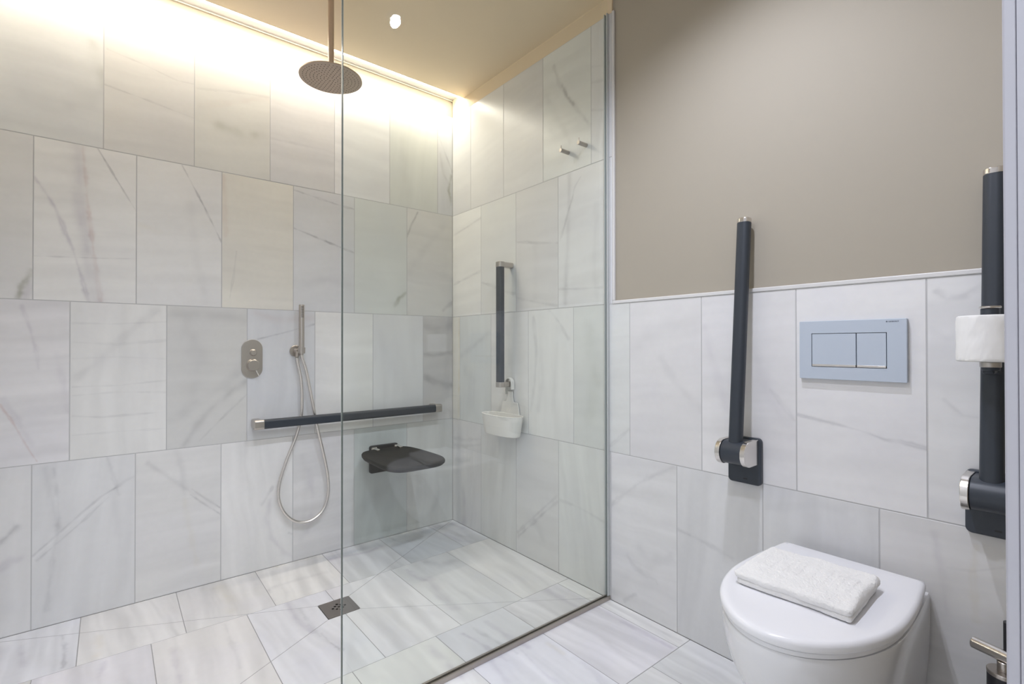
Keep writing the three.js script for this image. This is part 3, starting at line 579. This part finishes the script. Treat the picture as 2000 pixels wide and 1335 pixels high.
// ---------------------------------------------------------------- grab bars
{
  const t = thing('grab_bar', 'long anthracite horizontal grab bar with metal ends on the shower back wall', 'grab bar', [0, 0.679, 0], 'grab bars in the shower');
  const sec = rrect(0.034, 0.042, 0.011);
  part(t, 'bar', extrude(sec, 0.878, 0.001, 8).rotateY(Math.PI / 2).translate(-1.043, 0, 0.072), M.darkBar);
  for (const [x, s] of [[-1.063, 1], [-0.145, -1]]) {
    const b = part(t, 'end_bracket', join(extrude(rrect(0.036, 0.044, 0.011), 0.040, 0.002, 8).rotateY(Math.PI / 2).translate(x - 0.020, 0, 0.072), rbox(x - 0.018, x + 0.018, -0.02, 0.02, 0.0002, 0.066, 0.008, 3)), M.steel, 'brushed metal end');
    void b; void s;
  }
  const v = thing('grab_bar', 'short anthracite upright grab bar with metal brackets on the shower right wall', 'grab bar', [0, 1.136, 0.556], 'grab bars in the shower');
  const bar = extrude(rrect(0.034, 0.040, 0.0125), 0.576, 0.001, 8).rotateX(-Math.PI / 2).translate(-0.074, -0.288, 0);
  part(v, 'bar', bar, M.darkBar);
  for (const s of [-1, 1]) part(v, 'wall_bracket', join(extrude(rrect(0.036, 0.042, 0.0125), 0.026, 0.0015, 8).rotateX(-Math.PI / 2).translate(-0.074, s > 0 ? 0.286 : -0.312, 0), rbox(-0.066, -0.0002, s > 0 ? 0.286 : -0.312, s > 0 ? 0.312 : -0.286, -0.018, 0.018, 0.006, 3)), M.steel, 'brushed metal bracket');
}

// ---------------------------------------------------------------- folding shower seat
{
  const t = thing('shower_bench', 'black folding shower seat hinged on a dark plate on the back wall', 'shower seat', [-0.44, 0.36, 0]);
  part(t, 'mounting_plate', extrude(rrect(0.16, 0.145, 0.012, 0, 0.0705), 0.018, 0.003, 6), M.black);
  // the pan: outline in plan (x, z), dished, with a rolled rim
  const rings = [], N = 72, outline = (k, a) => {
    const c = Math.cos(a), s = Math.sin(a), e = 2 / 4.2, sx = Math.sign(c) * Math.abs(c) ** e, sz = Math.sign(s) * Math.abs(s) ** e;
    const z = 0.25 + 0.218 * sz * k, w = 0.157 * (1 + 0.04 * ((z - 0.26) / 0.2)) * k; return [w * sx - 0.016, z];
  };
  const H = 0.123, dish = (k, z) => -0.012 * Math.cos(Math.min(1, k) * Math.PI / 2) ** 2 - 0.006 * Math.max(0, (z - 0.33) / 0.14) ** 2 + 0.004 * Math.max(0, (0.12 - z) / 0.09);
  const prof = [[0.05, -0.026], [0.5, -0.026], [0.85, -0.026], [0.95, -0.022], [0.995, -0.012], [1, -0.004], [0.985, 0.001], [0.95, 0.002], [0.85, 0], [0.6, 0], [0.35, 0], [0.12, 0]];
  for (const [k, dy] of prof) { const r = []; for (let i = 0; i < N; i++) { const [x, z] = outline(k, -i / N * 2 * Math.PI); r.push([x, H + dy + dish(k, z), z]); } rings.push(r); }
  part(t, 'seat_pan', loft(rings, true, true, 0.9), M.blackSeat);
  for (const x of [-0.062, 0.066]) {
    const a = part(t, 'hinge_arm', join(rbox(x - 0.009, x + 0.009, 0.122, 0.136, 0.016, 0.082, 0.004, 3), rod([x - 0.013, 0.129, 0.03], [x + 0.013, 0.129, 0.03], 0.0085)), M.steelBright, 'bright metal hinge');
    part(a, 'bolt', rod([x - 0.015, 0.129, 0.03], [x + 0.015, 0.129, 0.03], 0.004), M.steelDull);
  }
}

// ---------------------------------------------------------------- soap basket on the lower bracket
{
  const t = thing('soap_basket', 'white plastic shower basket hanging from the upright grab bar', 'basket', [-0.062, 0.585, 0.553]);
  const oval = (rx, rz, y, N = 64) => { const r = []; for (let i = 0; i < N; i++) { const a = i / N * 2 * Math.PI, c = Math.cos(a), s = Math.sin(a); r.push([rx * Math.sign(c) * Math.abs(c) ** 0.8, y, rz * Math.sign(s) * Math.abs(s) ** 0.8]); } return r; };
  part(t, 'tub', loft([oval(0.02, 0.08, 0.004), oval(0.043, 0.123, 0.004), oval(0.046, 0.128, 0.014), oval(0.0545, 0.142, 0.098), oval(0.0558, 0.1435, 0.1005), oval(0.056, 0.144, 0.102), oval(0.053, 0.141, 0.1035), oval(0.0505, 0.138, 0.102), oval(0.044, 0.126, 0.018), oval(0.03, 0.1, 0.010), oval(0.01, 0.03, 0.010)].map((r) => r.map((p) => [...p]).reverse()), true, true, 0.7), M.plasticWhite);
  // hanger: a flat panel up the wall side that narrows in a step and ends in a hook over the bracket
  const s = new THREE.Shape([[-0.075, 0.085], [0.075, 0.085], [0.068, 0.13], [0.060, 0.16], [0.028, 0.163], [0.022, 0.185], [0.020, 0.215], [-0.020, 0.215], [-0.022, 0.185], [-0.028, 0.163], [-0.060, 0.16], [-0.068, 0.13]].map((p) => new THREE.Vector2(...p)));
  part(t, 'hanger_panel', outOfRight(extrude(s, 0.0045, 0.0008, 4)).translate(0.056, 0, 0), M.plasticWhite);
  const h = new THREE.Shape(); h.moveTo(-0.0255, 0.2); h.lineTo(-0.0255, 0.256); h.absarc(0.003, 0.256, 0.0285, Math.PI, 0, true); h.lineTo(0.0315, 0.226); h.lineTo(0.025, 0.226); h.lineTo(0.025, 0.256); h.absarc(0.003, 0.256, 0.022, 0, Math.PI, false); h.lineTo(-0.019, 0.2); h.closePath();
  part(t, 'hook', outOfRight(extrude(h, 0.02, 0.001, 14)).translate(0.056, 0, 0), M.plasticWhite);
}

// ---------------------------------------------------------------- robe hooks
for (const [z, label] of [[0.958, 'small steel wall hook farther from the glass edge'], [1.064, 'small steel wall hook nearer the glass edge']]) {
  const t = thing('wall_hook', label, 'hook', [0, 1.888, z], 'pair of steel hooks on the shower wall');
  part(t, 'pin', rod([-0.0002, 0, 0], [-0.052, 0, 0], 0.0085, 0.0085, 24, 0.0008), M.steelDull);
  part(t, 'stop', rod([-0.047, 0.006, 0], [-0.047, 0.021, 0], 0.0022, 0.0022, 12), M.steelDull);
}

// ---------------------------------------------------------------- floor drain
{
  const t = thing('floor_drain', 'square metal shower drain cover with small holes in the floor', 'drain', [-0.87, -FALL, 0.533]);
  const s = rrect(0.123, 0.123, 0.003), d = 0.0118;
  const spots = []; for (let i = -3; i <= 3; i++) for (let j = -3; j <= 3; j++) if ((i + j) % 2 === 0 && Math.abs(i) + Math.abs(j) <= 3 && !(i === 0 && Math.abs(j) > 2)) spots.push([i * d, j * d]);
  for (const [x, y] of spots) { const h = new THREE.Path(); h.absellipse(x, y, 0.0052, 0.0052, 0, Math.PI * 2); s.holes.push(h); }
  part(t, 'cover', extrude(s, 0.003, 0.0004, 10).rotateX(-Math.PI / 2).translate(0, -0.0008, 0), mat(0.34, 0.31, 0.29, 0.42, 1));
  part(t, 'sump', box(-0.062, 0.062, -0.006, -0.0055, -0.062, 0.062), mat(0.02, 0.02, 0.02, 0.7));
}

// ---------------------------------------------------------------- fold-up support rails beside the toilet
function supportRail(z, label, lean) {
  const t = thing('support_rail', label, 'grab rail', [0, 0.593, z], 'fold-up support rails beside the toilet');
  part(t, 'wall_plate', outOfRight(extrude(rrect(0.105, 0.148, 0.013, 0, 0.074), 0.016, 0.003, 8)).translate(-0.0004, 0, 0), M.darkPlate);
  const side = (r, x) => { const s = new THREE.Shape(); s.moveTo(-0.014, r); s.lineTo(-x, r); s.absarc(-x, 0, r, Math.PI / 2, Math.PI * 1.5); s.lineTo(-0.014, -r); s.closePath(); return s; };
  const c = 0.106, hub = part(t, 'pivot_hub', extrude(side(0.0365, 0.070), 0.062, 0.001, 20).translate(0, c, -0.033), M.darkPlate);
  for (const s of [-1, 1]) part(hub, 'hub_cap', extrude(side(0.039, 0.072), 0.015, 0.0015, 24).translate(0, c, s < 0 ? -0.0485 : 0.0305), M.steelBright, 'bright metal hub cap');
  // the rail leans back from the hub to the wall
  const A = new THREE.Vector3(-0.072, 0.118, 0), B = new THREE.Vector3(-0.0235, 0.826, lean), q = new THREE.Quaternion().setFromUnitVectors(new THREE.Vector3(0, 1, 0), B.clone().sub(A).normalize()), L = A.distanceTo(B);
  const along = (g) => g.rotateX(-Math.PI / 2).applyQuaternion(q).translate(A.x, A.y, A.z);
  part(t, 'rail', along(extrude(rrect(0.036, 0.041, 0.0165), L, 0.0006, 12)), M.darkBar);
  part(t, 'end_cap', along(extrude(rrect(0.0362, 0.0412, 0.0166), 0.014, 0.002, 12).translate(0, 0, L)), M.steelBright, 'bright metal end cap');
  const mark = part(t, 'emblem', outOfRight(extrude(rrect(0.013, 0.004, 0.0015, 0.004, 0.016), 0.0006)).translate(-0.0164, 0, 0), mat(0.012, 0.013, 0.016, 0.3), 'small dark maker mark');
  void mark; return t;
}
supportRail(1.745, 'anthracite fold-up support rail between the glass screen and the flush plate', 0.007);
const rail2 = supportRail(2.3205, 'anthracite fold-up support rail beside the door frame, carrying the paper roll', 0.004);
{ // paper holder on the second rail
  part(rail2, 'holder_clamp', join(rbox(-0.082, -0.040, 0.375, 0.395, -0.012, 0.016, 0.004, 3), rbox(-0.124, -0.07, 0.377, 0.393, -0.008, 0.012, 0.004, 3)), M.darkBar);
  part(rail2, 'holder_spindle', rod([-0.127, 0.385, 0.006], [-0.127, 0.518, 0.006], 0.0155, 0.0155, 32), M.darkBar);
  part(rail2, 'spindle_cap', rod([-0.127, 0.5175, 0.006], [-0.127, 0.522, 0.006], 0.0178, 0.0178, 36, 0.001), M.steelBright, 'bright metal disc');
  part(rail2, 'spindle_base', rod([-0.127, 0.392, 0.006], [-0.127, 0.4035, 0.006], 0.0175, 0.0175, 36, 0.001), M.steel);
  const t = thing('toilet_roll', 'white toilet paper roll held upright on the right-hand rail', 'toilet roll', [-0.127, 0.9972, 2.3265]);
  // wound paper: outside, top, core hole and bottom, the outer sheet slightly puckered
  const rings = [], N = 96, prof = [[0.020, 0.0], [0.052, 0.0], [0.0545, 0.002]]; for (let i = 1; i < 14; i++) prof.push([0.055, i / 14 * 0.098]); prof.push([0.0545, 0.096], [0.052, 0.098], [0.020, 0.098]);
  prof.forEach(([r, y], k) => { const g = []; for (let i = 0; i < N; i++) { const a = -i / N * 2 * Math.PI, w = r > 0.05 ? 0.0006 * noise(a * 5, y * 60, 3) + 0.0004 * noise(a * 16, y * 140, 4) : 0; g.push([(r + w) * Math.cos(a), y, (r + w) * Math.sin(a)]); } rings.push(g); void k; });
  rings.push(rings[0].map((p) => [...p]));
  part(t, 'paper', loft(rings, false, false, 0.8), M.paper);
  part(t, 'core', creaseNormals(new THREE.LatheGeometry([[0.0182, 0.001], [0.0198, 0.001], [0.0198, 0.097], [0.0182, 0.097], [0.0182, 0.001]].map((p) => new THREE.Vector2(...p)), 40).toNonIndexed(), 0.5), mat(0.5, 0.4, 0.3, 0.9));
}

// ---------------------------------------------------------------- flush plate
{
  const t = thing('flush_plate', 'blue-grey rectangular flush plate with two buttons above the toilet', 'flush plate', [0, 1.0185, 2.034]);
  const fr = rrect(0.252, 0.165, 0.003), hole = new THREE.Path(); hole.moveTo(-0.094, -0.0475); hole.lineTo(-0.094, 0.047); hole.lineTo(0.084, 0.047); hole.lineTo(0.084, -0.0475); hole.closePath(); fr.holes.push(hole);
  part(t, 'frame', outOfRight(extrude(fr, 0.0125, 0.001)).translate(-0.0003, 0, 0), M.flush);
  part(t, 'recess', box(-0.005, -0.0003, -0.047, 0.0465, -0.0935, 0.0835), M.gap);
  const b1 = part(t, 'button', rbox(-0.0128, -0.0052, -0.0455, 0.0455, -0.0925, 0.0150, 0.0008, 2), M.flush), b2 = part(t, 'button', rbox(-0.0128, -0.0052, -0.0455, 0.0455, 0.0170, 0.0825, 0.0008, 2), M.flush);
  part(b1, 'chrome_edge', rbox(-0.0142, -0.0062, -0.0462, -0.0405, -0.0925, 0.0150, 0.0008, 2), M.steelBright, 'chrome lower edge');
  part(b2, 'chrome_edge', rbox(-0.0142, -0.0062, -0.0462, -0.0405, 0.0170, 0.0825, 0.0008, 2), M.steelBright, 'chrome lower edge');
  const font = await new FontLoader().loadAsync('fonts/droid/droid_sans_bold.typeface.json');
  const txt = new TextGeometry('GEBERIT', { font, size: 0.0034, depth: 0.0003, curveSegments: 3 }); txt.computeBoundingBox();
  const w = txt.boundingBox.max.x, k = 0.0225 / w;
  part(t, 'lettering', outOfRight(join(txt.scale(k, 1, 1), new THREE.BoxGeometry(0.0032, 0.0034, 0.0003).translate(-0.0035, 0.0017, 0.00015))).translate(-0.0128, 0.0735, 0.0875), mat(0.12, 0.14, 0.18, 0.5), 'small dark lettering');
}

// ---------------------------------------------------------------- wall-hung toilet
const TZ = 2.035;
function dRing(y, back, front, hb, hw, mid, N = 96) {   // back edge at x = back, straight sides swelling to hw, elliptic nose to x = front
  const half = [], n = N / 2;
  const L1 = Math.abs(mid - back), e = Math.abs(front - mid), tot = L1 + e * 1.35;
  for (let i = 0; i <= n; i++) {
    const s = i / n * tot;
    if (s < L1) { const f = s / L1; half.push([back + (mid - back) * f, hb + (hw - hb) * Math.sin(f * Math.PI / 2)]); } else { const a = (s - L1) / (tot - L1) * Math.PI / 2; half.push([mid + (front - mid) * Math.sin(a), hw * Math.cos(a)]); }
  }
  const r = half.map(([x, z]) => [x, y, -z]); for (let i = n - 1; i >= 0; i--) r.push([half[i][0], y, half[i][1]]);
  return r;
}
{
  const t = thing('toilet', 'white wall-hung toilet with its rounded lid closed', 'toilet', [0, 0, TZ]);
  const bowl = [[0.418, -0.004, -0.545, 0.163, 0.176, -0.27], [0.412, -0.004, -0.549, 0.165, 0.178, -0.27], [0.395, -0.004, -0.549, 0.166, 0.178, -0.27], [0.36, -0.004, -0.542, 0.166, 0.176, -0.265], [0.31, -0.004, -0.522, 0.165, 0.171, -0.25], [0.25, -0.004, -0.485, 0.162, 0.164, -0.22], [0.19, -0.004, -0.43, 0.157, 0.155, -0.18], [0.13, -0.004, -0.355, 0.148, 0.142, -0.14], [0.09, -0.004, -0.29, 0.138, 0.130, -0.11], [0.075, -0.004, -0.25, 0.128, 0.118, -0.1]];
  part(t, 'bowl', loft(bowl.map((a) => dRing(...a)).reverse(), true, true, 0.8), M.ceramic);
  const ring = (y, d) => dRing(y, -0.034 - d * 0.4, -0.556 + d, 0.164 - d, 0.182 - d, -0.27);
  part(t, 'seat', loft([ring(0.4185, 0.012), ring(0.4195, 0.009), ring(0.4285, 0.009), ring(0.4295, 0.012)], true, true, 0.6), M.lid);
  const top = [[0.4315, 0.008], [0.432, 0.004], [0.4345, 0.001], [0.438, 0], [0.445, 0], [0.4495, 0.0015], [0.453, 0.005], [0.4545, 0.010], [0.455, 0.02], [0.4555, 0.06], [0.456, 0.11]];
  part(t, 'lid', loft(top.map(([y, d]) => ring(y, d)), true, true, 0.9), M.lid);
  for (const s of [-1, 1]) part(t, 'hinge', rod([-0.022, 0.4185, s * 0.075 - 0.02], [-0.022, 0.4185, s * 0.075 + 0.02], 0.009), M.steelBright);
}
{ // folded towel on the lid
  const t = thing('towel', 'folded white terry towel lying on the closed toilet lid', 'towel', [-0.292, 0.4565, 2.024]);
  t.rotation.y = 0.03;
  const terry = grainTexture(512, (x, y) => 128 + 90 * (hash(x >> 1, y >> 1, 41) - 0.5) + 110 * noise(x / 5, y / 5, 42)); terry.repeat.set(1, 1);
  const m = new THREE.MeshPhysicalMaterial({ color: new THREE.Color().setRGB(0.93, 0.92, 0.905), roughness: 1, sheen: 0.3, bumpMap: terry, bumpScale: 0.0008 });
  const slab = (w, h, d, y0, sd, puff) => {
    const g = new THREE.BoxGeometry(w, h, d, 130, 10, 140), p = g.attributes.position, r = h * 0.48, uv = g.attributes.uv, v = new THREE.Vector3(), c = new THREE.Vector3();
    for (let i = 0; i < p.count; i++) {
      v.fromBufferAttribute(p, i); c.set(Math.max(-w / 2 + r, Math.min(w / 2 - r, v.x)), Math.max(-h / 2 + r, Math.min(h / 2 - r, v.y)), Math.max(-d / 2 + r, Math.min(d / 2 - r, v.z)));
      const q = v.clone().sub(c); if (q.lengthSq() > 1e-12) v.copy(c).addScaledVector(q.normalize(), r);
      uv.setXY(i, v.x * 7 + v.y * 5, v.z * 7 + v.y * 3);
      const top = Math.max(0, v.y / (h / 2)), wx = 0.0035 * noise(v.z * 22, sd, 51) + 0.0008 * noise(v.z * 240, v.y * 240, 56), wz = 0.003 * noise(v.x * 22, sd, 52) + 0.0008 * noise(v.x * 240, v.y * 240, 57);
      const emb = puff * letters(v.x, v.z);
      v.set(v.x + wx, v.y + y0 + h / 2 + top * (0.003 * noise(v.x * 20, v.z * 20, 53 + sd) + 0.0008 * noise(v.x * 60, v.z * 60, 54) + 0.0008 * noise(v.x * 300, v.z * 300, 55) + emb - puff * 0.0045 * Math.max(0, (-v.x - 0.04) / 0.08)), v.z + wz);
      p.setXYZ(i, v.x, v.y, v.z);
    }
    const h2 = mergeVertices(g, 1e-5); h2.computeVertexNormals(); return h2;
  };
  // woven raised blocks across the upper layer
  function letters(x, z) { const a = Math.abs(x - 0.005) < 0.045, k = Math.floor((z + 0.2) / 0.028), f = (z + 0.2) / 0.028 - k; return a && f > 0.25 && f < 0.8 && Math.abs(z) < 0.1 ? 0.0012 * (0.5 + 0.5 * hash(k, Math.floor((x + 0.2) / 0.02), 7)) : 0; }
  part(t, 'lower_fold', slab(0.214, 0.014, 0.238, 0.0006, 1, 0), m);
  part(t, 'upper_fold', slab(0.222, 0.023, 0.246, 0.0115, 2, 1), m);
}

// ---------------------------------------------------------------- toilet brush stand beside the door frame
{
  const t = thing('toilet_brush', 'black cylindrical brush stand with a steel crossbar, half hidden by the door frame', 'toilet brush', [-0.10, 0, 2.341]);
  part(t, 'holder', rod([0, 0.0005, 0], [0, 0.328, 0], 0.0275, 0.0275, 40, 0.001), M.black);
  part(t, 'collar', creaseNormals(new THREE.LatheGeometry([[0, 0.328], [0.0278, 0.328], [0.0282, 0.330], [0.0282, 0.335], [0.0272, 0.3365], [0.014, 0.3365], [0, 0.3365]].map((p) => new THREE.Vector2(...p)), 40).toNonIndexed(), 0.5), M.steel);
  part(t, 'neck', rod([0, 0.336, 0], [0, 0.357, 0], 0.0115), M.steel);
  part(t, 'crossbar', rod([0.019, 0.368, -0.052], [-0.019, 0.368, 0.052], 0.0125, 0.0125, 32), M.steelBright);
  part(t, 'rod', rod([0.045, 0.0005, 0.004], [0.045, 0.426, 0.004], 0.010, 0.010, 20), M.black);
}
scene.traverse((o) => { if (o.isMesh) { o.castShadow = true; o.receiveShadow = true; } });
renderer.render(scene, camera);
